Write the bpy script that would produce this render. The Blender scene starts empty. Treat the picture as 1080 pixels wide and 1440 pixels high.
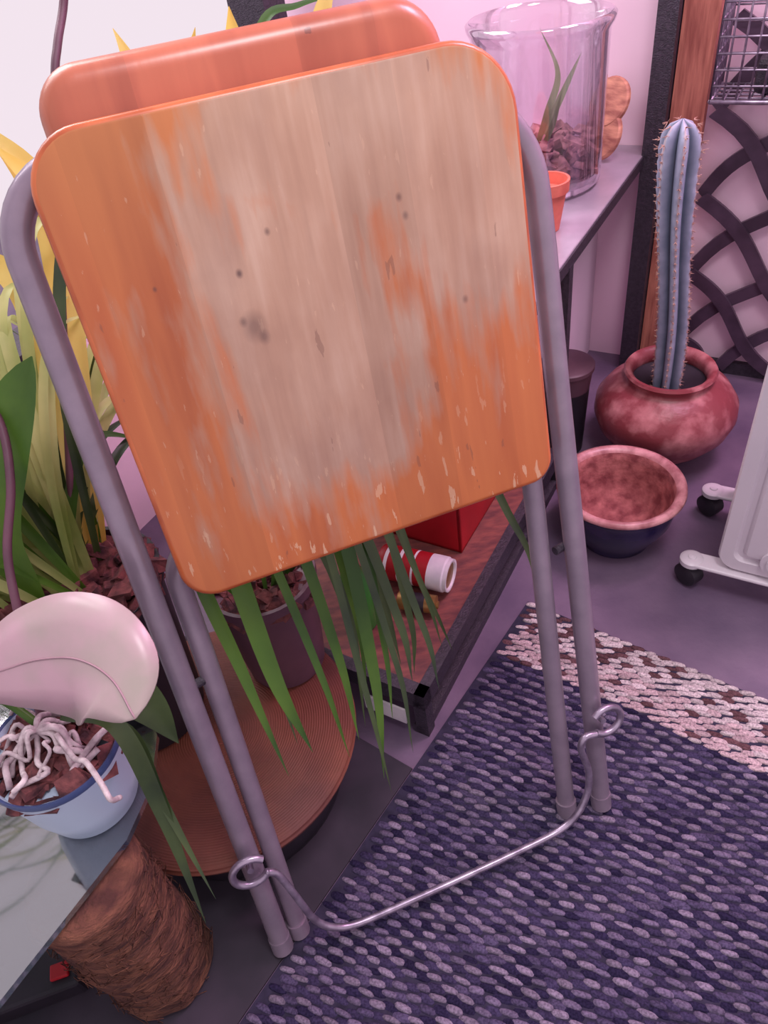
import bpy, bmesh, math, random
import numpy as np
from mathutils import Vector, Matrix, noise
random.seed(7)
V=Vector
sc=bpy.context.scene
try:
    sc.view_settings.view_transform='Standard'
except Exception: pass

# ---------------- helpers ----------------
def lin(c):
    return tuple(((x/255)/12.92 if x/255<=.04045 else ((x/255+.055)/1.055)**2.4) for x in c)+(1,)
def newmat(name):
    m=bpy.data.materials.new(name); m.use_nodes=True
    return m,m.node_tree,m.node_tree.nodes['Principled BSDF']
def mat(name,c1,c2=None,scale=20,rough=.6,metal=0,bump=0,stretch=(1,1,1),lo=.35,hi=.65,bscale=None,spec=.5,detail=5,sub=0):
    m,nt,b=newmat(name); c2=c2 or tuple(int(x*.8) for x in c1)
    tc=nt.nodes.new('ShaderNodeTexCoord'); mp=nt.nodes.new('ShaderNodeMapping'); mp.inputs['Scale'].default_value=stretch
    nt.links.new(tc.outputs['Object'],mp.inputs[0])
    n=nt.nodes.new('ShaderNodeTexNoise'); n.inputs['Scale'].default_value=scale; n.inputs['Detail'].default_value=detail
    nt.links.new(mp.outputs[0],n.inputs['Vector'])
    r=nt.nodes.new('ShaderNodeValToRGB'); r.color_ramp.elements[0].position=lo; r.color_ramp.elements[1].position=hi
    r.color_ramp.elements[0].color=lin(c1); r.color_ramp.elements[1].color=lin(c2)
    nt.links.new(n.outputs[0],r.inputs[0]); nt.links.new(r.outputs[0],b.inputs['Base Color'])
    b.inputs['Roughness'].default_value=rough; b.inputs['Metallic'].default_value=metal
    b.inputs['Specular IOR Level'].default_value=spec
    if bump:
        n2=nt.nodes.new('ShaderNodeTexNoise'); n2.inputs['Scale'].default_value=bscale or scale*3; n2.inputs['Detail'].default_value=4
        nt.links.new(mp.outputs[0],n2.inputs['Vector'])
        bp=nt.nodes.new('ShaderNodeBump'); bp.inputs['Strength'].default_value=bump; bp.inputs['Distance'].default_value=.004
        nt.links.new(n2.outputs[0],bp.inputs['Height']); nt.links.new(bp.outputs[0],b.inputs['Normal'])
    return m
def leafmat(name,c1,c2,scale=8,rough=.45,trans=.35,**kw):
    m=mat(name,c1,c2,scale=scale,rough=rough,**kw); nt=m.node_tree; b=nt.nodes['Principled BSDF']
    src=b.inputs['Base Color'].links[0].from_socket; out=[n for n in nt.nodes if n.type=='OUTPUT_MATERIAL'][0]
    t=nt.nodes.new('ShaderNodeBsdfTranslucent'); mx=nt.nodes.new('ShaderNodeMixShader'); mx.inputs[0].default_value=trans
    nt.links.new(src,t.inputs[0]); nt.links.new(b.outputs[0],mx.inputs[1]); nt.links.new(t.outputs[0],mx.inputs[2]); nt.links.new(mx.outputs[0],out.inputs[0])
    return m
def glassmat(name,tint,edge=.5,base=.06,top=.75):
    m=bpy.data.materials.new(name); m.use_nodes=True; nt=m.node_tree; nt.nodes.clear()
    o=nt.nodes.new('ShaderNodeOutputMaterial'); mx=nt.nodes.new('ShaderNodeMixShader')
    t=nt.nodes.new('ShaderNodeBsdfTransparent'); t.inputs[0].default_value=lin(tint)
    g=nt.nodes.new('ShaderNodeBsdfGlossy'); g.inputs['Roughness'].default_value=.06; g.inputs[0].default_value=(.95,.93,.97,1)
    lw=nt.nodes.new('ShaderNodeLayerWeight'); lw.inputs[0].default_value=edge
    mr=nt.nodes.new('ShaderNodeMapRange'); mr.inputs['To Min'].default_value=base; mr.inputs['To Max'].default_value=top
    nt.links.new(lw.outputs['Facing'],mr.inputs[0]); nt.links.new(mr.outputs[0],mx.inputs[0])
    nt.links.new(t.outputs[0],mx.inputs[1]); nt.links.new(g.outputs[0],mx.inputs[2]); nt.links.new(mx.outputs[0],o.inputs[0])
    return m
def group(name,loc=(0,0,0)):
    e=bpy.data.objects.new(name,None); e.empty_display_size=.05; bpy.context.collection.objects.link(e); return e
def mesh(name,vs,fs,mats,parent=None,smooth=True,mi=None,uv=None):
    me=bpy.data.meshes.new(name); me.from_pydata([tuple(v) for v in vs],[],fs)
    for m in (mats if isinstance(mats,(list,tuple)) else [mats]): me.materials.append(m)
    if mi: me.polygons.foreach_set('material_index',mi)
    if smooth: me.polygons.foreach_set('use_smooth',[True]*len(me.polygons))
    if uv:
        l=me.uv_layers.new(name='UVMap')
        for lp in me.loops: l.data[lp.index].uv=uv[lp.vertex_index]
    me.update()
    bm=bmesh.new(); bm.from_mesh(me); bmesh.ops.recalc_face_normals(bm,faces=bm.faces); bm.to_mesh(me); bm.free()
    o=bpy.data.objects.new(name,me); bpy.context.collection.objects.link(o)
    if parent: o.parent=parent
    return o
def autosmooth(o,ang=40):
    bm=bmesh.new(); bm.from_mesh(o.data)
    for e in bm.edges:
        if len(e.link_faces)==2 and e.calc_face_angle(0)>math.radians(ang): e.smooth=False
    bm.to_mesh(o.data); bm.free()
def spline(pts,n=8):
    P=[V(p) for p in pts]; 
    if len(P)<3 : 
        return [P[0].lerp(P[-1],i/n) for i in range(n+1)]
    P=[P[0]*2-P[1]]+P+[P[-1]*2-P[-2]]; out=[]
    for i in range(1,len(P)-2):
        for k in range(n):
            t=k/n; a,b,c,d=P[i-1],P[i],P[i+1],P[i+2]
            out.append(.5*((2*b)+(c-a)*t+(2*a-5*b+4*c-d)*t*t+(3*b-3*c+d-a)*t**3))
    out.append(P[-2]); return out
def tube_data(pts,r,seg=12,flat=None,closed=False):
    vs=[];fs=[];n=len(pts); prev=None
    for i,p in enumerate(pts):
        p=V(p)
        if closed: t=(V(pts[(i+1)%n])-V(pts[i-1])).normalized()
        else: t=(V(pts[min(i+1,n-1)])-V(pts[max(i-1,0)])).normalized()
        if prev is None:
            a=V((0,0,1)) if abs(t.z)<.9 else V((1,0,0)); nn=t.cross(a).normalized()
        else: nn=(prev-t*prev.dot(t)).normalized()
        prev=nn; bb=t.cross(nn); rr=r[i] if isinstance(r,(list,tuple)) else r
        for k in range(seg):
            a=2*math.pi*k/seg; vs.append(p+nn*math.cos(a)*rr+bb*math.sin(a)*rr)
    for i in range(n if closed else n-1):
        j=(i+1)%n
        for k in range(seg): fs.append((i*seg+k,i*seg+(k+1)%seg,j*seg+(k+1)%seg,j*seg+k))
    if not closed: fs.append(tuple(range(seg))[::-1]); fs.append(tuple((n-1)*seg+k for k in range(seg)))
    return vs,fs
def tube(name,pts,r,m,parent=None,seg=12,closed=False):
    vs,fs=tube_data(pts,r,seg,closed=closed); o=mesh(name,vs,fs,m,parent); autosmooth(o,60); return o
def merge(parts):
    vs=[];fs=[]
    for a,b in parts:
        o=len(vs); vs+=list(a); fs+=[tuple(i+o for i in f) for f in b]
    return vs,fs
def lathe(name,prof,c,mats,parent=None,seg=56,mi=None,wob=0,ang=40,axis=None):
    vs=[];fs=[];mm=[]
    for r,z in prof:
        for k in range(seg):
            a=2*math.pi*k/seg; w=1+wob*noise.noise(V((math.cos(a)*2,math.sin(a)*2,z*20)))
            vs.append(V((c[0]+r*w*math.cos(a),c[1]+r*w*math.sin(a),c[2]+z)))
    for i in range(len(prof)-1):
        for k in range(seg):
            fs.append((i*seg+k,i*seg+(k+1)%seg,(i+1)*seg+(k+1)%seg,(i+1)*seg+k)); mm.append(mi[i] if mi else 0)
    if prof[0][0]>1e-4: fs.append(tuple(range(seg))[::-1]); mm.append(mi[0] if mi else 0)
    if prof[-1][0]>1e-4: fs.append(tuple((len(prof)-1)*seg+k for k in range(seg))); mm.append(mi[-1] if mi else 0)
    if axis is not None:
        q=V((0,0,1)).rotation_difference(V(axis)); C=V(c); vs=[C+q@(v-C) for v in vs]
    o=mesh(name,vs,fs,mats,parent,mi=mm); autosmooth(o,ang); return o
A=V((.564,.826,0)); B=V((.826,-.564,0)); PB=V((.641,1.517,0))
def room(a,b,z): return PB+A*a+B*b+V((0,0,z))      # a: along window wall, b: along back wall
def boxd(o,ax,ay,az):
    o=V(o);vs=[o,o+ax,o+ax+ay,o+ay,o+az,o+ax+az,o+ax+ay+az,o+ay+az]
    return vs,[(0,3,2,1),(4,5,6,7),(0,1,5,4),(1,2,6,5),(2,3,7,6),(3,0,4,7)]
def box(name,o,ax,ay,az,m,parent=None,bevel=0):
    vs,fs=boxd(o,V(ax),V(ay),V(az)); ob=mesh(name,vs,fs,m,parent,smooth=False)
    if bevel:
        md=ob.modifiers.new('b','BEVEL'); md.width=bevel; md.segments=2
    return ob
def rbox(name,a0,a1,b0,b1,z0,z1,m,parent=None,bevel=0):
    return box(name,room(a0,b0,z0),A*(a1-a0),B*(b1-b0),V((0,0,z1-z0)),m,parent,bevel)

def leaf_data(pts,w,n=8,face=V((.1,-.6,.8)),vfold=.25,base=.5,tip=.02,twist=0,pw=.95,peak=.45):
    P=spline(pts,n); N=len(P); vs=[];fs=[]
    for i,p in enumerate(P):
        t=(P[min(i+1,N-1)]-P[max(i-1,0)]).normalized(); u=i/(N-1)
        s=t.cross(face)
        if s.length<1e-3: s=V((1,0,0))
        s.normalize(); 
        if twist: s=Matrix.Rotation(twist*u,3,t)@s
        nn=s.cross(t).normalized()
        prof=(base+(1-base)*math.sin(min(u/peak,1)*math.pi/2)) if u<peak else max(math.cos((u-peak)/(1-peak)*math.pi/2),0)**pw
        prof=max(prof,tip)
        h=w/2*prof
        vs+= [p-s*h+nn*h*vfold, p-s*h*.5+nn*h*vfold*.4, p, p+s*h*.5+nn*h*vfold*.4, p+s*h+nn*h*vfold]
    for i in range(N-1):
        for k in range(4): fs.append((i*5+k,i*5+k+1,(i+1)*5+k+1,(i+1)*5+k))
    return vs,fs
def leaves(name,lst,m,parent,**kw):
    vs,fs=merge([leaf_data(p,w,**kw) for p,w in lst]); return mesh(name,vs,fs,m,parent)
def chunks(name,c,r,z,n,size,m,parent,h=.01,elong=1.8):
    parts=[]
    for i in range(n):
        rr=r*math.sqrt(random.random()); a=random.random()*6.283
        s=size*random.uniform(.5,1.3); rot=Matrix.Rotation(random.random()*6,3,'Z')@Matrix.Rotation(random.uniform(-.7,.7),3,'X')@Matrix.Rotation(random.uniform(-.7,.7),3,'Y')
        cen=V((c[0]+rr*math.cos(a),c[1]+rr*math.sin(a),z+random.uniform(-h,h)))
        vs=[]
        for x in(-1,1):
            for y in(-1,1):
                for zz in(-1,1): vs.append(cen+rot@V((x*s*elong*.5*random.uniform(.6,1.1),y*s*.5*random.uniform(.6,1.1),zz*s*.3*random.uniform(.6,1.1))))
        parts.append((vs,[(0,1,3,2),(4,6,7,5),(0,4,5,1),(2,3,7,6),(0,2,6,4),(1,5,7,3)]))
    vs,fs=merge(parts); return mesh(name,vs,fs,m,parent,smooth=False)

# ---------------- materials ----------------
M_floor=mat('floor_concrete',(94,76,102),(124,102,126),scale=9,rough=.5,bump=.15,bscale=120,detail=9,lo=.3,hi=.75)
M_wall=mat('wall_plaster',(246,210,230),(240,200,222),scale=3,rough=.9)
M_wall2=mat('panel_plaster',(232,204,222),(220,192,212),scale=3,rough=.9)
M_blackmetal=mat('black_metal',(42,34,46),(60,50,64),scale=150,rough=.5,bump=.5,bscale=400)
M_lattice=mat('lattice_grey',(62,46,62),(84,64,84),scale=20,rough=.35)
M_sill=mat('sill_metal',(160,146,162),(182,164,182),scale=12,rough=.3,metal=.3,bump=.1)
M_tube=mat('tube_enamel',(134,120,136),(148,132,148),scale=30,rough=.32,metal=.35,bump=.03)
M_wire=mat('wire_zinc',(176,162,182),(130,116,136),scale=60,rough=.3,metal=.7)
M_woodstrip=mat('wood_strip',(208,130,112),(160,88,78),scale=18,rough=.6,stretch=(6,6,.6),bump=.2)
M_plank=mat('plank_wood',(138,74,68),(98,50,54),scale=10,rough=.6,stretch=(3,8,3),bump=.2)
M_disc=mat('disc_wood',(146,80,60),(98,50,46),scale=6,rough=.6)
M_coir=mat('coir',(132,84,66),(80,46,42),scale=30,rough=.95,stretch=(1,1,3),bump=1,bscale=150)
M_floorshade=mat('floor_shade_sheet',(44,38,50),(60,50,64),scale=14,rough=.8)  # dark colour standing in for shade on the floor
M_potclay=mat('clay_glaze',(140,62,70),(206,136,140),scale=24,rough=.4,bump=.25,lo=.46,hi=.74,detail=13)
M_inclay=mat('clay_inside',(186,112,112),(128,60,66),scale=45,rough=.85,bump=.4,detail=10)
M_navy=mat('navy_glaze',(30,24,56),(48,38,76),scale=10,rough=.2)
M_rim=mat('bowl_rim',(214,152,156),(160,96,102),scale=40,rough=.35)
M_black=mat('black_plastic',(28,22,32),(40,32,44),scale=20,rough=.5)
M_mauvepot=mat('mauve_pot',(104,70,84),(82,54,70),scale=10,rough=.45)
M_terr=mat('terracotta_orange',(216,112,96),(196,94,82),scale=30,rough=.6)
M_bark=mat('bark',(134,74,74),(62,32,40),scale=60,rough=.9,bump=.5)
M_bark2=mat('bark_pale',(190,136,140),(110,66,78),scale=60,rough=.9,bump=.5)
M_bluepot=mat('pot_ceramic_blue',(190,208,228),(180,198,222),scale=4,rough=.25)
M_bluerim=mat('pot_rim_blue',(60,76,120),(70,86,130),scale=10,rough=.3)
M_root=mat('orchid_root',(218,202,206),(150,130,138),scale=70,rough=.7,bump=.4)
M_leafpale=leafmat('leaf_pale',(168,158,150),(196,160,172),11,.3,.1,lo=.38,hi=.62)
M_leafgreen=leafmat('leaf_green',(92,130,44),(56,92,36))
M_leafyel=leafmat('leaf_yellowgreen',(214,214,148),(138,158,76),6,.5,.45)
M_leafyel2=leafmat('leaf_yellow',(248,228,140),(236,200,96),6,.5,.5)
M_leafdark=leafmat('leaf_dark',(80,98,54),(44,60,40),9,.4,.25)
M_stem=mat('stem_purple',(108,66,84),(84,50,66),scale=20,rough=.5)
M_areole=mat('cactus_spine',(206,164,150),(150,100,96),scale=50,rough=.8)
M_heater=mat('heater_enamel',(214,204,212),(204,194,204),scale=5,rough=.35)
M_red=mat('red_plastic',(180,20,34),(150,14,28),scale=8,rough=.45)
M_white=mat('white_label',(232,222,228),(212,200,212),scale=30,rough=.5)
M_gold=mat('battery_gold',(160,120,70),(130,96,60),scale=10,rough=.35,metal=.6)
M_glass=glassmat('jar_glass',(250,246,250),.42,.04,.85)
M_tglass=glassmat('table_glass',(190,206,206),.3,.25)
M_cork=mat('cork_wood',(206,142,118),(150,88,78),scale=25,rough=.7,stretch=(1,1,4),bump=.2)
M_green=mat('green_plastic',(58,130,50),(44,100,44),scale=6,rough=.35)
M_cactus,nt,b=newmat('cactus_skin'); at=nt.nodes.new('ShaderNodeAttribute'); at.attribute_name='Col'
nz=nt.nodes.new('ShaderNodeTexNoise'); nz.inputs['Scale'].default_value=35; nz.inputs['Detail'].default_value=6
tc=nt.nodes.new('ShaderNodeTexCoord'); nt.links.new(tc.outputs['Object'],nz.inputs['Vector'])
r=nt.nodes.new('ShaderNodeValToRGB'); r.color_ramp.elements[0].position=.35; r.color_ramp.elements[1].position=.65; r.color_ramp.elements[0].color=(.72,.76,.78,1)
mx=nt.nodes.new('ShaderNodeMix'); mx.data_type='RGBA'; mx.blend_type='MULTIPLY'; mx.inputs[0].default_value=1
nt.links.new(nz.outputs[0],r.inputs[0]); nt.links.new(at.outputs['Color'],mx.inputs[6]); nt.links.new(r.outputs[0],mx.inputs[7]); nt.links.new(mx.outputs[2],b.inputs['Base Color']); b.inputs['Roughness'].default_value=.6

def addwave(m,cx,cy,scale=70,strength=.5):
    nt=m.node_tree; b=nt.nodes['Principled BSDF']; tc=nt.nodes.new('ShaderNodeTexCoord'); mp=nt.nodes.new('ShaderNodeMapping')
    mp.inputs['Location'].default_value=(-cx,-cy,0)
    w=nt.nodes.new('ShaderNodeTexWave'); w.wave_type='RINGS'; w.rings_direction='Z'; w.inputs['Scale'].default_value=scale; w.inputs['Distortion'].default_value=.6
    nt.links.new(tc.outputs['Object'],mp.inputs[0]); nt.links.new(mp.outputs[0],w.inputs['Vector'])
    bp=nt.nodes.new('ShaderNodeBump'); bp.inputs['Strength'].default_value=strength; bp.inputs['Distance'].default_value=.002
    nt.links.new(w.outputs['Fac'],bp.inputs['Height']); nt.links.new(bp.outputs[0],b.inputs['Normal'])
addwave(M_disc,-.27,.575,95,.35)

def seatmat(worn=True):
    m,nt,b=newmat('seat_wood_worn' if worn else 'backrest_wood'); L=nt.links.new; N=nt.nodes.new
    uv=N('ShaderNodeUVMap'); sep=N('ShaderNodeSeparateXYZ'); L(uv.outputs[0],sep.inputs[0])
    def math_(op,a,bb=None,clamp=False):
        n=N('ShaderNodeMath'); n.operation=op; n.use_clamp=clamp
        for i,x in enumerate((a,bb)):
            if x is None: continue
            if isinstance(x,(int,float)): n.inputs[i].default_value=x
            else: L(x,n.inputs[i])
        return n.outputs[0]
    def nz(sx,sy,scale,det=5,off=0):
        mp=N('ShaderNodeMapping'); mp.inputs['Scale'].default_value=(sx,sy,1); mp.inputs['Location'].default_value=(off,off*.7,off)
        L(uv.outputs[0],mp.inputs[0]); n=N('ShaderNodeTexNoise'); n.inputs['Scale'].default_value=scale; n.inputs['Detail'].default_value=det
        L(mp.outputs[0],n.inputs['Vector']); return n.outputs[0]
    def ramp(f,cols):
        r=N('ShaderNodeValToRGB'); e=r.color_ramp.elements
        while len(e)<len(cols): e.new(.5)
        for i,(p,c) in enumerate(cols): e[i].position=p; e[i].color=lin(c)
        L(f,r.inputs[0]); return r.outputs[0]
    def mix(f,a,bb,mode='MIX'):
        n=N('ShaderNodeMix'); n.data_type='RGBA'; n.blend_type=mode
        if isinstance(f,(int,float)): n.inputs[0].default_value=f
        else: L(f,n.inputs[0])
        for i,x in ((6,a),(7,bb)):
            if isinstance(x,tuple): n.inputs[i].default_value=x
            else: L(x,n.inputs[i])
        return n.outputs[2]
    grain=nz(60,5,1.6,7); grain2=nz(14,1.5,1.5,4,3)
    orange=ramp(grain2,[(.3,(170,86,46)),(.52,(188,106,58)),(.75,(154,74,40))])
    stave=N('ShaderNodeTexWhiteNoise'); stave.noise_dimensions='1D'; L(math_('FLOOR',math_('MULTIPLY',math_('ADD',sep.outputs[0],.011),15.5)),stave.inputs['W'])
    sv=math_('ADD',math_('MULTIPLY',stave.outputs[0],.24),.84)
    if worn:
        tt=math_('MULTIPLY',math_('SUBTRACT',sep.outputs[1],.60),3.6,True)
        orange=mix(math_('MULTIPLY',math_('MULTIPLY',math_('SUBTRACT',sep.outputs[1],.78),7,True),.5),orange,lin((184,128,78)))
        base_=mix(tt,lin((160,124,110)),lin((184,150,120)))
        var=ramp(nz(10,6,1.5,6,12),[(.3,(146,110,94)),(.5,(176,142,122)),(.7,(204,178,160))])
        fine=ramp(grain,[(.25,(132,98,82)),(.5,(174,140,118)),(.8,(208,184,166))])
        pale=mix(.32,mix(.5,base_,var),fine)
        def ell(cx,cy,rx,ry):
            a=math_('DIVIDE',math_('SUBTRACT',sep.outputs[0],cx),rx); c=math_('DIVIDE',math_('SUBTRACT',sep.outputs[1],cy),ry)
            return math_('SUBTRACT',1,math_('SQRT',math_('ADD',math_('MULTIPLY',a,a),math_('MULTIPLY',c,c))))
        e=math_('MAXIMUM',ell(.185,.715,.115,.18),ell(.355,.79,.09,.15)); e=math_('MAXIMUM',e,ell(.225,.625,.085,.075)); e=math_('MAXIMUM',e,ell(.25,.85,.14,.07))
        nn=math_('MULTIPLY',math_('SUBTRACT',nz(11,3.4,1.6,8,5),.5),2.0); n3=math_('MULTIPLY',math_('SUBTRACT',nz(75,9,1.2,6,9),.5),.85)
        f=math_('ADD',math_('ADD',e,nn),n3); f=math_('MULTIPLY',math_('ADD',f,.06),2.4,True)
        f=math_('MULTIPLY',f,.93)
        col=mix(f,orange,pale)
        sc1=math_('GREATER_THAN',nz(44,9,2.6,6,20),.635); near=math_('MULTIPLY',math_('SUBTRACT',.66,sep.outputs[1]),7,True)
        col=mix(math_('MULTIPLY',math_('MULTIPLY',sc1,near),.6),col,lin((212,176,146)))
        sc3=math_('GREATER_THAN',nz(80,18,2.4,6,60),.68); col=mix(math_('MULTIPLY',sc3,.3),col,lin((206,170,142)))
        sc2=math_('GREATER_THAN',nz(26,90,1.0,3,31),.76); col=mix(math_('MULTIPLY',sc2,.3),col,lin((214,180,154)))
        sc4=math_('GREATER_THAN',nz(60,14,1.5,4,77),.72); col=mix(math_('MULTIPLY',sc4,.4),col,lin((104,66,56)))
        st=math_('MULTIPLY',math_('SUBTRACT',nz(7,5,1.3,7,40),.52),2.4,True); col=mix(math_('MULTIPLY',math_('MULTIPLY',st,f),.7),col,lin((120,88,82)))
        for cx,cy,r,al in ((.158,.732,.012,.5),(.164,.722,.006,.5),(.150,.738,.004,.5),(.157,.775,.0035,.8),(.30,.80,.0035,.6),(.303,.785,.0035,.5),(.345,.705,.0035,.5),(.187,.80,.003,.6),(.09,.78,.0022,.6)):
            k=math_('MULTIPLY',ell(cx,cy,r,r*1.3),1.3,True); col=mix(math_('MULTIPLY',k,al),col,lin((72,48,50)))
        rough=math_('ADD',math_('MULTIPLY',f,.2),.30); L(rough,b.inputs['Roughness'])
    else:
        col=ramp(grain2,[(.3,(166,86,64)),(.55,(186,104,78)),(.75,(154,76,60))]); b.inputs['Roughness'].default_value=.3
        sc2=math_('GREATER_THAN',nz(30,30,1.0,3,31),.70); col=mix(math_('MULTIPLY',sc2,.6),col,lin((100,50,44)))
    svc=N('ShaderNodeCombineColor'); [L(sv,svc.inputs[i]) for i in range(3)]
    col=mix(.7,col,svc.outputs[0],'MULTIPLY')
    L(col,b.inputs['Base Color'])
    bp=N('ShaderNodeBump'); bp.inputs['Strength'].default_value=.08; bp.inputs['Distance'].default_value=.002; L(grain,bp.inputs['Height']); L(bp.outputs[0],b.inputs['Normal'])
    b.inputs['Specular IOR Level'].default_value=.6
    return m
M_seat=seatmat(True); M_back=seatmat(False)
M_seatedge=mat('seat_edge_varnish',(198,106,62),(164,78,44),scale=20,rough=.28)

# ---------------- room ----------------
box('floor',(-2.4,-1.2,-.05),(5.2,0,0),(0,4.4,0),(0,0,.05),M_floor)
rbox('wall_back',0.0,.1,-.85,2.4,0,2.4,M_wall)
rbox('wall_left',-2.2,0,-.85,-.75,0,.42,M_wall)
win=group('window_1')
rbox('frame_bottom',-2.2,0,-.84,-.75,.42,.45,M_blackmetal,win)
rbox('frame_top',-2.2,0,-.84,-.75,2.3,2.4,M_blackmetal,win)
for i,a in enumerate((-2.2,-1.15,-.17)):
    rbox('mullion_%d'%(i+1),a,a+.075,-.84,-.75,.45,2.3,M_blackmetal,win)
rbox('trim_1',-.06,-.005,-.002,.034,0,2.4,M_blackmetal)
rbox('trim_2',-.03,-.002,.036,.097,0,2.4,M_woodstrip)
rbox('baseboard_back',-.012,0,.1,2.4,0,.03,M_blackmetal)
wb=group('window_bench')
rbox('bench_top',-1.0,-.001,-.42,0,.466,.48,M_sill,wb,.002)
rbox('bench_edge',-1.0,-.06,-.004,.003,.458,.478,M_blackmetal,wb)
rbox('panel_side',-.5,-.001,-.10,-.09,0,.466,M_wall2,wb)
rbox('lower_plank',-1.1,-.52,-.34,-.012,.085,.1,M_plank,wb,.002)
rbox('frame_front_low',-1.12,-.5,-.012,.004,.07,.104,M_blackmetal,wb)
rbox('frame_foot_rail',-1.12,-.5,-.02,.0,0.0,.02,M_blackmetal,wb)
rbox('frame_end',-1.12,-1.1,-.34,.004,.07,.104,M_blackmetal,wb)
for i,(a,b_) in enumerate(((-1.12,-.016),(-1.12,-.34),(-.52,-.016),(-.52,-.34))):
    rbox('frame_leg_%d'%i,a,a+.02,b_,b_+.02,0,.085 if a<-1 else .462,M_blackmetal,wb)
rbox('frame_back_leg',-1.0,-.98,-.42,-.40,0,.462,M_blackmetal,wb)
rbox('price_label',-1.124,-1.1205,-.10,-.03,.02,.055,M_white,wb)

# ---------------- trellis on back wall ----------------
tr=group('expanding_trellis'); parts=[]
def slat(p,q,off):
    n=26; d=V((q[0]-p[0],q[1]-p[1])); pn=V((-d.y,d.x)).normalized()
    vs=[];fs=[]
    for i in range(n+1):
        t=i/n; bow=math.sin(t*math.pi*max(round(d.length/.16),1))*.013
        c=(p[0]+d.x*t+pn.x*bow,p[1]+d.y*t+pn.y*bow)
        for sx,so in ((-1,0),(1,0),(1,1),(-1,1)):
            vs.append(room(-.014-off-so*.008,c[0]+pn.x*sx*.0135,c[1]+pn.y*sx*.0135))
    for i in range(n):
        for k in range(4): fs.append((i*4+k,i*4+(k+1)%4,(i+1)*4+(k+1)%4,(i+1)*4+k))
    fs+= [(0,1,2,3),(n*4+3,n*4+2,n*4+1,n*4)]
    return vs,fs
cell=.157; u0=.115; ztop=.70; u1=u0+cell*6
def clip(a,b2):
    ts=0;te=1; dz=b2[1]-a[1]
    for lim,sgn in ((.02,1),(ztop,-1)):
        va=(a[1]-lim)*sgn; vb=(b2[1]-lim)*sgn
        if va<0 and vb<0: return None
        if va<0: ts=max(ts,va/(va-vb))
        elif vb<0: te=min(te,va/(va-vb))
    if te-ts<.04: return None
    f=lambda t:(a[0]+(b2[0]-a[0])*t,a[1]+dz*t)
    return f(ts),f(te)
for k in range(-6,6):
    z0=.081+k*cell
    c=clip((u0,z0),(u1,z0+(u1-u0)))
    if c: parts.append(slat(*c,0))
for k in range(-4,11):
    z0=.081+k*cell; c=clip((u0,z0),(u1,z0-(u1-u0)))
    if c: parts.append(slat(*c,.009))
vs,fs=merge(parts); mesh('slats',vs,fs,M_lattice,tr,smooth=False)

# wire basket
wbk=group('wire_basket'); parts=[]
z0,z1=.60,.86; a0,a1=-.15,-.04; b0,b1=.12,.40
def w_(p,q,r=.0018): parts.append(tube_data([room(*p),room(*q)],r,6))
for i in range(12):
    z=z0+(z1-z0)*i/11
    for p,q in (((a0,b0),(a0,b1)),((a0,b0),(a1,b0)),((a0,b1),(a1,b1)),((a1,b0),(a1,b1))): w_((*p,z),(*q,z))
for i in range(15):
    b=b0+(b1-b0)*i/14; w_((a0,b,z0),(a0,b,z1)); w_((a0,b,z0),(a1,b,z0))
for i in range(6):
    a=a0+(a1-a0)*i/5; w_((a,b0,z0),(a,b0,z1)); w_((a,b0,z0),(a,b1,z0))
for z in (z0,z1): 
    for p,q in (((a0,b0),(a0,b1)),((a0,b0),(a1,b0))): w_((*p,z),(*q,z),.004)
vs,fs=merge(parts); mesh('wires',vs,fs,M_wire,wbk)
rbox('sponge',-.13,-.06,.18,.36,.605,.66,M_blackmetal,wbk,.01)

# ---------------- folding stool ----------------
st=group('folding_stool')
O=V((-.21,.333,.0075)); w=V((.969,.247,0)); u=V((-.0441,.3087,.9501)); n_=w.cross(u).normalized()
def S(s,t,n=0): return O+w*s+u*t+n_*n
W=.449; tr_=.0122; tb=.882; rc=.06
pts=[S(0,.006)]+[S(0,t) for t in (.2,.4,.6,.75)]
pts+=[S(rc-rc*math.cos(a),tb-rc+rc*math.sin(a)) for a in [i*math.pi/20 for i in range(0,11)]]
rc2=.095; tb2=.868; WR=.444
pts+=[S(WR-rc2+rc2*math.sin(a),tb2-rc2+rc2*math.cos(a)) for a in [i*math.pi/24 for i in range(0,13)]]
pts+=[S(WR+.001,t) for t in (.72,.6)]+[S(WR+.003,.4),S(WR+.004,.2),S(W,.006)]
tube('outer_leg_frame',pts,tr_,M_tube,st,20)
ri=.04; ti=.55
pts=[S(.024,.012,-.012),S(.026,.25,-.012),S(.028,.45,-.012)]
pts+=[S(.028+ri-ri*math.cos(a),ti-ri+ri*math.sin(a),-.012) for a in [i*math.pi/16 for i in range(0,9)]]
pts+=[S(.410-ri+ri*math.sin(a),ti-ri+ri*math.cos(a),-.012) for a in [i*math.pi/16 for i in range(0,9)]]
pts+=[S(.410,.45,-.012),S(.407,.25,-.012),S(.404,.012,-.012)]
tube('inner_leg_frame',pts,.0112,M_tube,st,18)
for i,(s,nn) in enumerate(((0,0),(W,0),(.024,-.012),(.404,-.012))):
    tube('foot_cap_%d'%(i+1),[S(s,.0,nn),S(s,.022,nn)],tr_+.0012,M_tube,st,18)
for i,(s,t) in enumerate(((.013,.40),(.43,.40))):
    tube('pivot_bolt_%d'%(i+1),[S(s-.006,t,-.004),S(s+.008,t,-.008)],.005,M_blackmetal,st,10)
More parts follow.
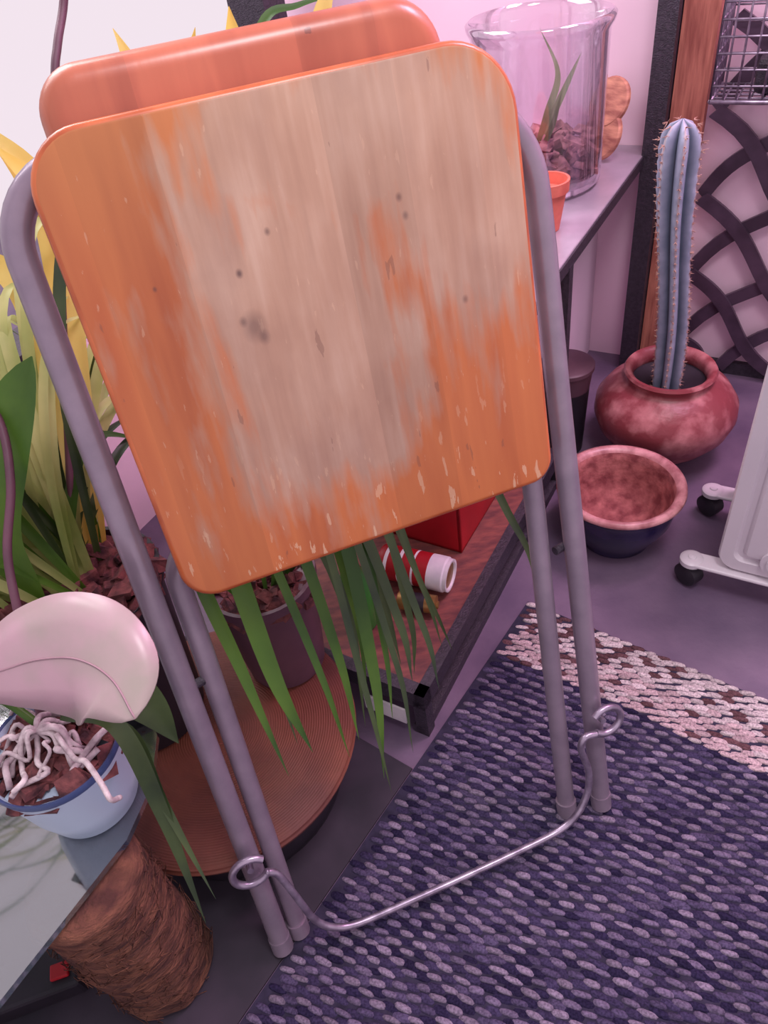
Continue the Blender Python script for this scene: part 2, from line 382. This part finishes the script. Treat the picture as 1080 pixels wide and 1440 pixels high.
def board(name,s0a,s0b,s1a,s1b,t0,t1,n0,n1,rad,mats,emax=.008):
    def outline(inset):
        o=[]; cs=[(s0a,t0,rad[0],180),(s1a,t0,rad[1],270),(s1b,t1,rad[2],0),(s0b,t1,rad[3],90)]
        for (cs_,ct,r,a0) in cs:
            sx=1 if cs_<.2 else -1; sy=1 if ct==t0 else -1
            cx=cs_+sx*r; cy=ct+sy*r; rr=max(r-inset,.001)
            for i in range(11):
                a=math.radians(a0+9*i); o.append((cx+rr*math.cos(a),cy+rr*math.sin(a)))
        return o
    th=n1-n0; e=min(emax,th*.49)
    top=[(e*(1-math.sin(k/6*math.pi/2)), n1-e+e*math.cos(k/6*math.pi/2)) for k in range(7)]
    bot=[(e*(1-math.cos(k/6*math.pi/2)), n0+e-e*math.sin(k/6*math.pi/2)) for k in range(7)]
    vs=[];uv=[];fs=[];mi=[]
    for ins,n in top+bot:
        for s,t in outline(ins): vs.append(S(s,t,n)); uv.append((s,t))
    K=44; Lr=len(top+bot)
    for i in range(Lr-1):
        for k in range(K): fs.append((i*K+k,i*K+(k+1)%K,(i+1)*K+(k+1)%K,(i+1)*K+k)); mi.append(1 if i>0 else 0)
    fs.append(tuple(range(K))); mi.append(0); fs.append(tuple((Lr-1)*K+k for k in range(K))[::-1]); mi.append(0)
    o=mesh(name,vs,fs,mats,st,mi=mi,uv=uv); autosmooth(o,30); return o
board('seat',.035,.026,.4135,.4165,.508,.902,.017,.036,(.032,.024,.06,.045),[M_seat,M_seatedge],.006)
board('backrest',.05,.047,.37,.370,.56,.944,-.022,.015,(.03,.03,.045,.035),[M_back,M_back],.018)
wp=[(.016,.150),(.026,.140),(.036,.10),(.048,.05),(.066,.024),(.095,.012),(.16,.010),(.236,.010),(.33,.012),(.375,.016),(.402,.03),(.42,.06),(.424,.095),(.417,.132),(.424,.148),(.44,.146)]
path=[S(s,t,.022) for s,t in wp]
loopL=[S(.0+.021*math.cos(a),.162+.019*math.sin(a),.022-.004*(a/6.28)) for a in [math.radians(-40-20*i) for i in range(15)]][::-1]
loopR=[S(W+.006+.020*math.cos(a),.160+.019*math.sin(a),.022) for a in [math.radians(220+20*i) for i in range(15)]]
tube('foot_wire',spline(loopL+path+loopR,4),.0045,M_wire,st,10)
for i,s in enumerate((.0,W)): tube('wire_pin_%d'%i,[S(s,.165,-.012),S(s,.165,.026)],.004,M_wire,st,8)

# ---------------- rug ----------------
RC=V((.219,.812,0)); e1=V((.753,-.659,0)).normalized(); e2=V((-.659,-.753,0)).normalized()
box('floor_shade_sheet',RC+e2*.36-e1*.002+V((0,0,.0002)),-e1*.60,e2*.62,(0,0,.003),M_floorshade)  # added thin dark sheet, imitates the shaded floor left of the rug
rug=group('woven_rug')
M_rugbase=mat('rug_base',(34,30,50),(50,44,68),scale=80,rough=.95)
RL,RW=.98,.98
box('backing',RC+V((0,0,.0005)),e1*RL,e2*RW,(0,0,.003),M_rugbase,rug)
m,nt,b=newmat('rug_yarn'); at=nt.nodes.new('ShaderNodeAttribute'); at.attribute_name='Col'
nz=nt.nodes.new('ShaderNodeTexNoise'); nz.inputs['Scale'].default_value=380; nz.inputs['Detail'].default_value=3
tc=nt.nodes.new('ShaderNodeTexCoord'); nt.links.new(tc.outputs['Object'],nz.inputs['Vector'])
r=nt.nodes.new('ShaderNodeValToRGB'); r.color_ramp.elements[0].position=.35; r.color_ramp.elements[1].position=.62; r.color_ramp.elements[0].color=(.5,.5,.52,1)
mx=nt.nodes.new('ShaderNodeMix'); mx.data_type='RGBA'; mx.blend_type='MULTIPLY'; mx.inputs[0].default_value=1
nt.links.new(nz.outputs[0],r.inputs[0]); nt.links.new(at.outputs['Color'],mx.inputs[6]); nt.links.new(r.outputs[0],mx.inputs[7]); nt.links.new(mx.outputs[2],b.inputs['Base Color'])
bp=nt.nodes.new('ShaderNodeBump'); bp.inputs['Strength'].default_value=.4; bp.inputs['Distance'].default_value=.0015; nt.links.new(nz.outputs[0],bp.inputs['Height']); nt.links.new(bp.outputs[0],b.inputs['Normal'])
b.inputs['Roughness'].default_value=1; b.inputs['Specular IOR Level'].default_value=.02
dl=.0205; dr=.0078; rows=int(RW/dr); colsn=int(RL/dl)
rng=np.random.RandomState(3)
vsl=[];fl=[];cl=[]
ring=[]
for i in range(10):
    a=i*math.pi/5; x,y=math.cos(a),math.sin(a); ring.append((math.copysign(abs(x)**.75,x),math.copysign(abs(y)**.75,y)))
NRg=len(ring)
def L3(c): return np.array(lin(c)[:3])
cn=[L3((70,62,92)),L3((52,46,74)),L3((142,128,150)),L3((120,107,134)),L3((218,200,204)),L3((110,78,84)),L3((206,178,184)),L3((92,82,112))]
base=0
for r_ in range(rows):
    e2p=(r_+.5)*dr
    if e2p>RW-.006: continue
    for c in range(colsn):
        e1p=(c+.5+(r_*.37)%1+rng.uniform(-.12,.12))*dl
        if e1p>RL-.006: continue
        wv=.003*math.sin(e1p*19+e2p*6)+.0018*math.sin(e1p*47)
        if e2p<.055: col=cn[4] if (r_+c)%2==0 or rng.rand()<.1+.6*min(max((e1p-.12)/.1,0),1) else cn[5]
        elif e2p<.118: col=cn[6] if rng.rand()<.75 else (cn[4] if rng.rand()<.6 else cn[5])
        else:
            if r_%2==0 : col=cn[2+rng.randint(2)] if rng.rand()<.85 else cn[7]
            else: col=cn[rng.randint(2)] if rng.rand()<.85 else cn[7]
        col=col*rng.uniform(.75,1.1)
        light=(r_%2==0)
        tl=-.26+rng.uniform(-.10,.10); ct,sn=math.cos(tl),math.sin(tl)
        la=dl*(.56 if light else .62)*rng.uniform(.85,1.15); lb=dr*(.52 if light else .66)*rng.uniform(.85,1.2); h=(.0066 if light else .0052)+rng.uniform(-.001,.0012)
        cen=RC+e1*min(max(e1p,la*.9),RL-la)+e2*(e2p+wv*(1 if e2p>.01 else .3)+rng.uniform(-.0009,.0009))
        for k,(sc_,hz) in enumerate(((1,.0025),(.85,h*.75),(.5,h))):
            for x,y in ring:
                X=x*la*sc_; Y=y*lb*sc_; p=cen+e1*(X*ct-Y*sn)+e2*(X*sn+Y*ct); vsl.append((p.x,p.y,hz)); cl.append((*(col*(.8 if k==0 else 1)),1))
        for q in range(2):
            for k in range(NRg):
                k2=(k+1)%NRg; fl.append((base+q*NRg+k,base+q*NRg+k2,base+(q+1)*NRg+k2,base+(q+1)*NRg+k))
        fl.append(tuple(base+2*NRg+k for k in range(NRg)))
        base+=3*NRg
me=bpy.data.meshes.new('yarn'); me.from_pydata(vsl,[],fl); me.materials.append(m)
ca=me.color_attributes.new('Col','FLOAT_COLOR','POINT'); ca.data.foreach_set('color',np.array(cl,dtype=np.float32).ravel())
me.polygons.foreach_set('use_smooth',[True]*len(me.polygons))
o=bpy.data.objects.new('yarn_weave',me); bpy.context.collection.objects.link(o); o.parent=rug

# ---------------- cactus pot ----------------
cp=group('potted_column_cactus'); pc=(.581,1.161,0)
lathe('clay_pot',[(.0,.0),(.062,0),(.068,.006),(.098,.035),(.124,.068),(.134,.098),(.132,.122),(.115,.148),(.094,.163),(.082,.169),(.078,.174),(.080,.182),(.085,.188),(.082,.193),(.075,.192),(.068,.184),(.066,.172),(.068,.165),(0,.145)],(pc[0],pc[1],.001),[M_potclay,M_black],cp,64,mi=[0]*17+[1],ang=60)
zc0,zc1=.142,.636; top=V((-.042,-.005,0)); NR=6; K=NR*10; rowsn=70
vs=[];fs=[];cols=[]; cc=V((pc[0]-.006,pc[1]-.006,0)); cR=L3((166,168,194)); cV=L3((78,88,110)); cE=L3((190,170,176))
def crr(t): return .0275+.004*t+.001*math.sin(t*9)
for i in range(rowsn+1):
    t=i/rowsn; z=zc0+(zc1-zc0)*t; c=cc+top*t+V((.005*math.sin(t*6),0,0))
    rr=crr(t)*(1 if t<.92 else math.sqrt(max(1-((t-.92)/.08)**2,.004)))
    for k in range(K):
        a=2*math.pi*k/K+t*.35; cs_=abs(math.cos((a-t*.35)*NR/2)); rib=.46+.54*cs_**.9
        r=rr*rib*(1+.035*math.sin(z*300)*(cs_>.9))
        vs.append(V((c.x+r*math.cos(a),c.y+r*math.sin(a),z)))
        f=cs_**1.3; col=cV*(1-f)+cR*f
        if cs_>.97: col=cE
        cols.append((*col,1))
for i in range(rowsn):
    for k in range(K): fs.append((i*K+k,i*K+(k+1)%K,(i+1)*K+(k+1)%K,(i+1)*K+k))
fs.append(tuple(rowsn*K+k for k in range(K)))
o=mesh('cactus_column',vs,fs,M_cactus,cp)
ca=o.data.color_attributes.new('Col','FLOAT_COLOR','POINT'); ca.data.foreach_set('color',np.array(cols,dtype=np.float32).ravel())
parts=[]
for i in range(40):
    t=(i+.5)/40; z=zc0+(zc1-zc0)*t; c=cc+top*t+V((.005*math.sin(t*6),0,z))
    for k in range(NR):
        a=2*math.pi*k/NR+t*.35; rr=crr(t)*(1 if t<.95 else .75); d=V((math.cos(a),math.sin(a),0)); p=c+d*rr
        for j in range(6):
            dd=(d+V((random.uniform(-.9,.9),random.uniform(-.9,.9),random.uniform(-.7,.8)))).normalized(); L_=random.uniform(.002,.007)*(1.7 if t>.9 else 1)
            parts.append(tube_data([p-d*.002,p+dd*L_],[.0008,.0002],4))
vs,fs=merge(parts); mesh('spines',vs,fs,M_areole,cp)

# bowl
bw=group('glazed_bowl')
lathe('bowl_body',[(0,0),(.058,0),(.062,.004),(.064,.014),(.078,.036),(.092,.065),(.097,.095),(.096,.108),(.102,.114),(.109,.121),(.108,.127),(.100,.130),(.091,.122),(.088,.105),(.083,.070),(.068,.035),(.045,.018),(0,.014)],(.412,.934,.001),[M_navy,M_rim,M_inclay],bw,64,mi=[0]*7+[1]*5+[2]*6,ang=70)

# bucket behind
bk=group('plastic_bucket')
lathe('bucket',[(0,0),(.040,0),(.046,.15),(.050,.19),(.053,.192),(.053,.2),(.049,.203),(0,.205)],(.398,1.218,.001),[M_black,M_mauvepot],bk,40,mi=[0,0,1,1,1,1,1])

# ---------------- oil heater ----------------
ht=group('oil_radiator'); ho=V((.515,.772,0))
def fin(a,th=.024,w0=.0,wd=.17,z0=.06,z1=.62):
    def out(ins,r=.03):
        o=[]; x0,x1,y0,y1=w0+ins,w0+wd-ins,z0+ins,z1-ins; rr=max(r-ins*.6,.006)
        for cx,cy,s in ((x0+rr,y0+rr,180),(x1-rr,y0+rr,270),(x1-rr,y1-rr,0),(x0+rr,y1-rr,90)):
            for i in range(7):
                an=math.radians(s+15*i); o.append((cx+rr*math.cos(an),cy+rr*math.sin(an)))
        return o
    lay=[(.0,th*.35),(0,-th*.0),(.003,-th*.25),(.022,-th*.25),(.027,-th*.02),(.034,-th*.02),(.040,-th*.35),(.050,-th*.38)]
    vs=[];fs=[]
    for ins,d in lay:
        for x,z in out(ins): vs.append(ho+B*x+A*(a+d)+V((0,0,z)))
    K=28
    for i in range(len(lay)-1):
        for k in range(K): fs.append((i*K+k,i*K+(k+1)%K,(i+1)*K+(k+1)%K,(i+1)*K+k))
    fs.append(tuple(range(K))); fs.append(tuple((len(lay)-1)*K+k for k in range(K)))
    return vs,fs
vs,fs=merge([fin(.012+i*.031) for i in range(7)]); o=mesh('fins',vs,fs,M_heater,ht); autosmooth(o,35)
for i,z in enumerate((.10,.58)):
    tube('oil_pipe_%d'%i,[ho+B*.085+A*-.002+V((0,0,z)),ho+B*.085+A*.2+V((0,0,z))],.024,M_heater,ht,24)
    tube('pipe_boss_%d'%i,[ho+B*.085+A*-.006+V((0,0,z)),ho+B*.085+A*.0+V((0,0,z))],.015,M_heater,ht,24)
for j,a in enumerate((.012,.195)):
    box('foot_bracket_%d'%j,ho+A*(a-.016)+B*(-.035)+V((0,0,.051)),A*.034,B*.235,(0,0,.007),M_heater,ht,.003)
    for k,bb in enumerate((-.036,.2)):
        c=ho+A*(a+.001)+B*bb
        lathe('bracket_cap_%d%d'%(j,k),[(0,0),(.019,0),(.019,.008),(.015,.011),(.007,.011),(.006,.013),(0,.014)],(c.x,c.y,.049),M_heater,ht,24)
        lathe('wheel_%d%d'%(j,k),[(0,-.015),(.014,-.015),(.021,-.011),(.0215,0),(.021,.011),(.014,.015),(0,.015)],(c.x,c.y,.0225),M_black,ht,24,axis=(B*.6+A).normalized())
        tube('caster_stem_%d%d'%(j,k),[V((c.x,c.y,.02)),V((c.x,c.y,.05))],.006,M_black,ht,8)

# ---------------- jar terrarium on bench ----------------
jr=group('glass_jar_terrarium'); jc=(.385,1.415,.481)
lathe('glass_wall',[(.0,.0),(.105,0),(.114,.008),(.1155,.03),(.1155,.245),(.122,.256),(.1235,.264),(.118,.269),(.1125,.262),(.1115,.24),(.1115,.03),(.108,.012),(0,.008)],jc,M_glass,jr,72,ang=70)
chunks('bark_mulch',jc,.098,.525,260,.022,M_bark2,jr,h=.03)
lathe('soil',[(0,.01),(.106,.012),(.107,.03),(0,.034)],jc,M_bark,jr,32)
J=V(jc)
leaves('jar_leaves',[([J+V((-.01,0,.04)),J+V((.01,-.02,.12)),J+V((.03,-.01,.18)),J+V((.0,0,.25))],.012),([J+V((-.01,0,.04)),J+V((.04,.01,.13)),J+V((.08,.02,.2))],.012),([J+V((0,0,.04)),J+V((-.03,-.01,.10)),J+V((-.06,-.02,.13))],.012),([J+V((0,0,.04)),J+V((.02,-.02,.10)),J+V((.03,-.04,.16))],.01)],leafmat('leaf_jar',(150,160,120),(110,128,92)),jr)
cs=group('cork_coaster')
for i,(a,b_,z,an) in enumerate(((-.085,-.075,.523,.5),(-.06,-.072,.573,.6))):
    p=room(a,b_,z); ax=(A*-1+V((0,0,an))+B*-.55).normalized()
    lathe('disc_%d'%i,[(0,-.006),(.042,-.006),(.045,-.003),(.045,.003),(.042,.006),(0,.006)],p,M_cork,cs,32,axis=ax)
ot=group('terracotta_pot')
lathe('pot',[(0,0),(.024,0),(.033,.06),(.037,.062),(.038,.08),(.034,.08),(.031,.062),(0,.058)],(.343,1.205,.481),M_terr,ot,36)

# ---------------- wooden disc stand ----------------
ds=group('round_wood_stand'); dc=(-.27,.575,.003)
lathe('ribbed_top',[(0,.100),(.175,.100),(.184,.104),(.187,.113),(.184,.119),(.176,.122),(0,.122)],dc,M_disc,ds,72)
lathe('pedestal',[(0,.001),(.15,.001),(.155,.02),(.15,.04),(.14,.08),(.15,.1005),(0,.1005)],dc,M_black,ds,40)
co=group('coir_post')
lathe('coir_wrap',[(0,0)]+[(.056+.0035*(i%2),.003+i*.0075) for i in range(37)]+[(.05,.278),(0,.28)],(-.356,.336,.0035),M_coir,co,48,wob=.05,ang=80)
parts=[]
for i in range(320):
    a=random.random()*6.283; z=random.uniform(.01,.27); p=V((-.356+.057*math.cos(a),.336+.057*math.sin(a),z)); d=V((math.cos(a),math.sin(a),0)); q=V((-d.y,d.x,0))
    parts.append(tube_data([p,p+d*.007+q*random.uniform(-.02,.02)+V((0,0,random.uniform(-.012,.012))),p+d*.003+q*random.uniform(-.03,.03)+V((0,0,random.uniform(-.008,.008)))],.0005,3))
vs,fs=merge(parts); mesh('coir_fibres',vs,fs,M_coir,co)

# ---------------- plants ----------------
sp=group('potted_cymbidium'); pcn=(-.37,.63,.126)
lathe('pot',[(0,0),(.068,0),(.074,.004),(.092,.25),(.097,.252),(.097,.268),(.091,.268),(.088,.25),(0,.24)],pcn,[M_black],sp,48)
chunks('bark_mulch',pcn,.086,.388,260,.022,M_bark,sp,h=.012)
lst=[[],[],[]]
def lim(az,L_): return min(L_,.34/max(math.cos(az-math.radians(145.7)),.05))
for i in range(130):
    az=math.radians(random.uniform(60,215)); L_=lim(az,random.uniform(.2,.45)); up_=random.uniform(.10,.44)
    b0=V((pcn[0]+random.uniform(-.05,.02),pcn[1]+random.uniform(-.02,.06),.37))
    d=V((math.cos(az),math.sin(az),0))
    p=[b0,b0+d*L_*.25+V((0,0,up_*.55)),b0+d*L_*.6+V((0,0,up_*.9)),b0+d*L_+V((0,0,up_*random.uniform(.45,1.0)))]
    lst[random.choice((0,0,0,1,2))].append((p,random.uniform(.010,.017)))
for i in range(34):
    b0=V((-.39+random.uniform(-.05,.02),.62+random.uniform(-.02,.03),.37))
    az=math.radians(random.uniform(150,225)); d=V((math.cos(az),math.sin(az),0)); L_=lim(az,random.uniform(.12,.25)); up_=random.uniform(-.02,.2)
    p=[b0,b0+d*L_*.3+V((0,0,.08+up_*.6)),b0+d*L_*.7+V((0,0,.06+up_)),b0+d*L_+V((0,0,up_*.7-.03))]
    lst[random.choice((0,0,1))].append((p,random.uniform(.010,.016)))
leaves('leaves_pale',lst[0],M_leafyel,sp); leaves('leaves_green',lst[1],M_leafgreen,sp); leaves('leaves_dark',lst[2],M_leafdark,sp)
leaves('broad_leaf',[([(-.40,.60,.40),(-.395,.59,.51),(-.358,.605,.60),(-.304,.65,.678)],.066)],M_leafgreen,sp,vfold=.3,base=.08,pw=.7,peak=.65)
leaves('yellow_leaves',[([(-.36,.68,.38),(-.33,.82,.62),(-.325,.90,.74),(-.37,.94,.82)],.036),([(-.35,.68,.38),(-.31,.78,.62),(-.305,.87,.73),(-.36,.92,.80)],.028),([(-.36,.66,.38),(-.35,.76,.60),(-.36,.82,.68),(-.42,.86,.72)],.030)],M_leafyel2,sp,base=.15,peak=.68)

sp2=group('potted_orchid'); p2=(-.175,.68,.126)
lathe('pot',[(0,0),(.052,0),(.056,.004),(.07,.17),(.075,.172),(.075,.186),(.070,.186),(.066,.17),(0,.16)],p2,[M_mauvepot],sp2,48)
chunks('bark_mulch',p2,.062,.29,120,.018,M_bark,sp2,h=.008)
H=[([(-.19,.66,.29),(-.165,.56,.47),(-.143,.476,.363),(-.119,.432,.275)],.021),
([(-.20,.66,.29),(-.20,.55,.47),(-.176,.485,.368),(-.150,.42,.255)],.015),
([(-.16,.67,.29),(-.11,.62,.45),(-.079,.527,.315),(-.073,.475,.214)],.013),
([(-.15,.68,.29),(-.06,.63,.46),(-.042,.517,.290),(-.051,.441,.177)],.016),
([(-.14,.69,.29),(-.05,.64,.46),(-.004,.553,.329),(.001,.513,.256)],.012),
([(-.15,.69,.29),(-.04,.67,.50),(.021,.550,.326),(.031,.504,.246)],.010),
([(-.14,.70,.29),(.06,.75,.50),(.165,.68,.32),(.188,.654,.233)],.012),
([(-.16,.67,.29),(-.09,.62,.42),(-.06,.56,.33),(-.065,.50,.20)],.012),
([(-.14,.69,.29),(-.02,.66,.45),(.01,.58,.30),(.005,.55,.22)],.010),
([(-.16,.70,.29),(-.05,.70,.44),(-.02,.62,.30),(-.01,.58,.20)],.012),
([(-.16,.68,.29),(-.08,.66,.44),(-.055,.60,.30),(-.06,.56,.18)],.012),
([(-.15,.68,.29),(-.04,.64,.45),(-.025,.54,.31),(-.03,.49,.22)],.009),
([(-.14,.69,.29),(-.02,.68,.48),(.03,.60,.33),(.045,.57,.24)],.008),
([(-.15,.68,.29),(-.08,.62,.47),(-.055,.50,.29),(-.045,.43,.16)],.009),
([(-.15,.69,.29),(-.06,.64,.48),(-.015,.52,.30),(-.012,.46,.19)],.009),
([(-.17,.67,.29),(-.14,.60,.46),(-.10,.50,.33),(-.085,.45,.22)],.010),
([(-.15,.70,.29),(-.03,.70,.46),(.035,.61,.30),(.06,.59,.20)],.008),
([(-.19,.66,.29),(-.17,.57,.44),(-.15,.50,.33),(-.14,.46,.25)],.009)]
leaves('hanging_leaves',H[:4]+H[10:12]+H[15:16],M_leafgreen,sp2); leaves('hanging_leaves_dark',H[4:10]+H[12:15]+H[16:],M_leafdark,sp2)

sp3=group('potted_dracaena')
lathe('pot',[(0,0),(.045,0),(.06,.1),(.064,.11),(.06,.11),(.055,.1),(0,.09)],(-.03,.99,.481),[M_mauvepot],sp3,32)
b3=V((-.03,.99,.57))
leaves('leaves',[([b3,(-.10,1.02,.74),(-.051,1.07,.845),(-.004,1.082,.858),(.05,1.09,.862)],.013),
([b3,(.05,1.02,.7),(.14,1.08,.77),(.17,1.10,.76)],.014)],M_leafgreen,sp3)
leaves('leaves_yellow',[([b3,(-.14,1.0,.70),(-.20,1.04,.80),(-.228,1.08,.866)],.035),([b3,(-.1,1.02,.72),(-.09,1.06,.80),(-.085,1.07,.87)],.05),([b3,(-.12,1.02,.72),(-.15,1.06,.80),(-.13,1.07,.855)],.03),([b3,(.0,1.02,.74),(.02,1.05,.84),(.05,1.06,.89)],.03)],M_leafyel2,sp3)

# orchid in blue pot on glass table
ob=group('orchid_in_ceramic_pot'); oc=(-.345,.407,.3005)
lathe('ceramic_pot',[(0,0),(.042,0),(.046,.004),(.055,.04),(.063,.098),(.0645,.104),(.0635,.108),(.061,.106),(.058,.095),(0,.085)],oc,[M_bluepot,M_bluerim],ob,56,mi=[0,0,0,0,1,1,1,0,0],ang=60)
chunks('bark_mulch',oc,.054,.396,110,.016,M_bark,ob,h=.008)
parts=[]
for i in range(19):
    a=random.random()*6.283; p=V((oc[0]-.005,oc[1],.43)); pts=[p]
    r=random.uniform(.035,.066)
    for k in range(1,6):
        a+=random.uniform(-.6,.6); pts.append(V((oc[0]+r*k/5*math.cos(a),oc[1]+r*k/5*math.sin(a),.43-.005*k+random.uniform(-.010,.012))))
    parts.append(tube_data(spline(pts,5),random.uniform(.0018,.0034),7))
parts.append(tube_data(spline([(-.33,.40,.43),(-.31,.375,.425),(-.295,.365,.432),(-.28,.345,.424),(-.274,.335,.415),(-.272,.343,.402)],5),.0026,7))
vs,fs=merge(parts); mesh('aerial_roots',vs,fs,M_root,ob)
bl=[(-.395,.432,.484),(-.355,.4265,.500),(-.315,.4215,.512),(-.275,.408,.520),(-.244,.385,.516),(-.226,.355,.498)]
o=leaves('broad_pale_leaf',[(bl,.112)],M_leafpale,ob,vfold=-.12,base=.30,face=V((0,-.75,.65)),n=10,pw=.62,peak=.62)
md=o.modifiers.new('s','SOLIDIFY'); md.thickness=.0022; md.offset=0
mid=spline([V(p)+V((0,-.0008,.0008)) for p in bl],10); tube('leaf_midrib',mid,[.0010]*(len(mid)-1)+[.0003],mat('midrib',(160,128,138),(150,116,128),rough=.5),ob,6)
tube('leaf_petiole',spline([(-.350,.415,.425),(-.375,.43,.45),(-.397,.4325,.483)],5),.004,M_leafgreen,ob,8)
leaves('lower_leaf',[([(-.34,.43,.43),(-.30,.46,.44),(-.262,.44,.40),(-.245,.425,.345)],.045)],M_leafdark,ob)
leaves('thin_leaves',[([(-.33,.42,.43),(-.266,.388,.446),(-.253,.352,.345),(-.243,.295,.222)],.017),([(-.33,.42,.43),(-.262,.392,.43),(-.250,.358,.353),(-.222,.30,.262)],.011)],M_leafdark,ob)
tube('flower_stem',spline([(-.355,.43,.42),(-.365,.47,.47),(-.357,.4865,.495),(-.358,.530,.543),(-.344,.574,.592),(-.346,.616,.637),(-.37,.64,.68)],6),.0042,M_stem,ob,8)
tube('flower_stem_tall',spline([(-.38,.63,.38),(-.30,.80,.70),(-.262,.878,.845),(-.250,.906,.882),(-.237,.935,.913),(-.22,.95,.96)],6),.0042,M_stem,sp,8)

# glass side table
gt=group('glass_side_table')
out=[(-.76,.56),(-.36,.56),(-.315,.53),(-.288,.47),(-.287,.41),(-.305,.355),(-.345,.30),(-.40,.2255),(-.50,.06),(-.76,.06)]
vs=[V((x,y,z)) for z in (.291,.299) for x,y in out]; K=len(out)
fs=[tuple(range(K))[::-1],tuple(range(K,2*K))]+[(k,(k+1)%K,K+(k+1)%K,K+k) for k in range(K)]
mesh('glass_top',vs,fs,M_tglass,gt,smooth=False)
for i,(x,y) in enumerate(((-.60,.12),(-.73,.12),(-.73,.5),(-.60,.53))): tube('leg_%d'%(i+1),[(x,y,0.001),(x,y,.291)],.011,M_wire,gt,14)
ps=group('power_strip')
box('body',(-.60,.29,.004),(.15,.03,0),(-.012,.055,0),(0,0,.035),M_black,ps,.005)
box('red_switch',(-.485,.325,.039),(.022,.004,0),(-.004,.018,0),(0,0,.006),M_red,ps,.002)
tube('cable',spline([(-.452,.345,.018),(-.435,.41,.02),(-.49,.44,.010),(-.56,.45,.010),(-.7,.40,.010)],6),.005,M_black,ps,8)

# ---------------- things on lower plank ----------------
cr=group('red_storage_crate'); c0=room(-.84,-.32,.101)
ax,ay=A*.27,B*.26; t=.006
for nm,o_,x,y,z in (('bottom',c0,ax,ay,.006),('side_1',c0,ax,B*t,.11),('side_2',c0+B*.254,ax,B*t,.11),('end_1',c0,A*t,ay,.11),('end_2',c0+A*.264,A*t,ay,.11)):
    box(nm,o_,x,y,(0,0,z),M_red,cr,.001)
def can(grp,nm,p,q,prof,mats,mi):
    p=V(p);q=V(q);L_=(q-p).length
    lathe(nm,[(r,z*L_) for r,z in prof],p,mats,grp,32,axis=(q-p).normalized(),mi=mi)
R_=.029
tn=group('spray_can'); can(tn,'can',(-.015,.842,.131),(.088,.784,.131),[(0,0),(R_*.9,0),(R_,.03),(R_,.10),(R_,.15),(R_,.30),(R_,.35),(R_,.50),(R_,.53),(R_,.72),(R_,.93),(R_*.93,.95),(R_*.93,1),(R_*.8,1),(R_*.75,.97),(0,.97)],[M_red,M_white,M_gold],[0,0,0,1,0,1,0,1,0,1,1,1,1,1,2])
bt=group('battery'); can(bt,'cell',(.0,.765,.117),(.058,.742,.117),[(0,0),(.0135,0),(.015,.03),(.015,.3),(.015,.7),(.0145,.97),(.006,1),(.006,1.04),(0,1.04)],[M_gold,M_black],[0,0,0,1,0,0,0,0])
gb=group('green_bottle'); lathe('bottle',[(0,0),(.022,0),(.024,.004),(.024,.10),(.012,.125),(.011,.145),(0,.146)],(-.06,.745,.101),M_green,gb,28)

# ---------------- lights ----------------
wd=bpy.data.worlds.new('world'); sc.world=wd; wd.use_nodes=True
bg=wd.node_tree.nodes['Background']; bg.inputs[0].default_value=(1.0,.87,.955,1); bg.inputs[1].default_value=.90
def area(nm,loc,tgt,size,e,col):
    l=bpy.data.lights.new(nm,'AREA'); l.size=size; l.energy=e; l.color=col
    o=bpy.data.objects.new(nm,l); o.location=loc; o.rotation_euler=(V(tgt)-V(loc)).to_track_quat('-Z','Y').to_euler(); bpy.context.collection.objects.link(o)
area('overhead_fill',(.35,.2,2.2),(.0,.6,.4),.4,13,(1,.93,.97))  # added fill from above for soft shading, no actual lamp there
area('pink_wall_fill',(1.0,.9,1.9),(.7,1.3,.3),.4,19,(1,.60,.86))  # added pink fill to brighten the back wall, unseen source
area('window_daylight',tuple(room(-.8,-1.3,1.9)),tuple(room(-.8,-.1,.5)),.9,26,(1,.95,.96))

# ---------------- camera ----------------
F=1040.0
d=(185,1130,F); up=-V((d[0],-d[1],-d[2])).normalized()
Yv=V((0,0,-1)); Yv=(Yv-up*Yv.dot(up)).normalized(); Xv=Yv.cross(up)
R=Matrix((Xv,Yv,up))
cd=bpy.data.cameras.new('camera'); cd.sensor_fit='VERTICAL'; cd.sensor_height=36; cd.lens=36*F/1440; cd.clip_start=.02
cam=bpy.data.objects.new('camera',cd); cam.matrix_world=Matrix.Translation((0,0,1))@R.to_4x4(); bpy.context.collection.objects.link(cam)
sc.camera=cam
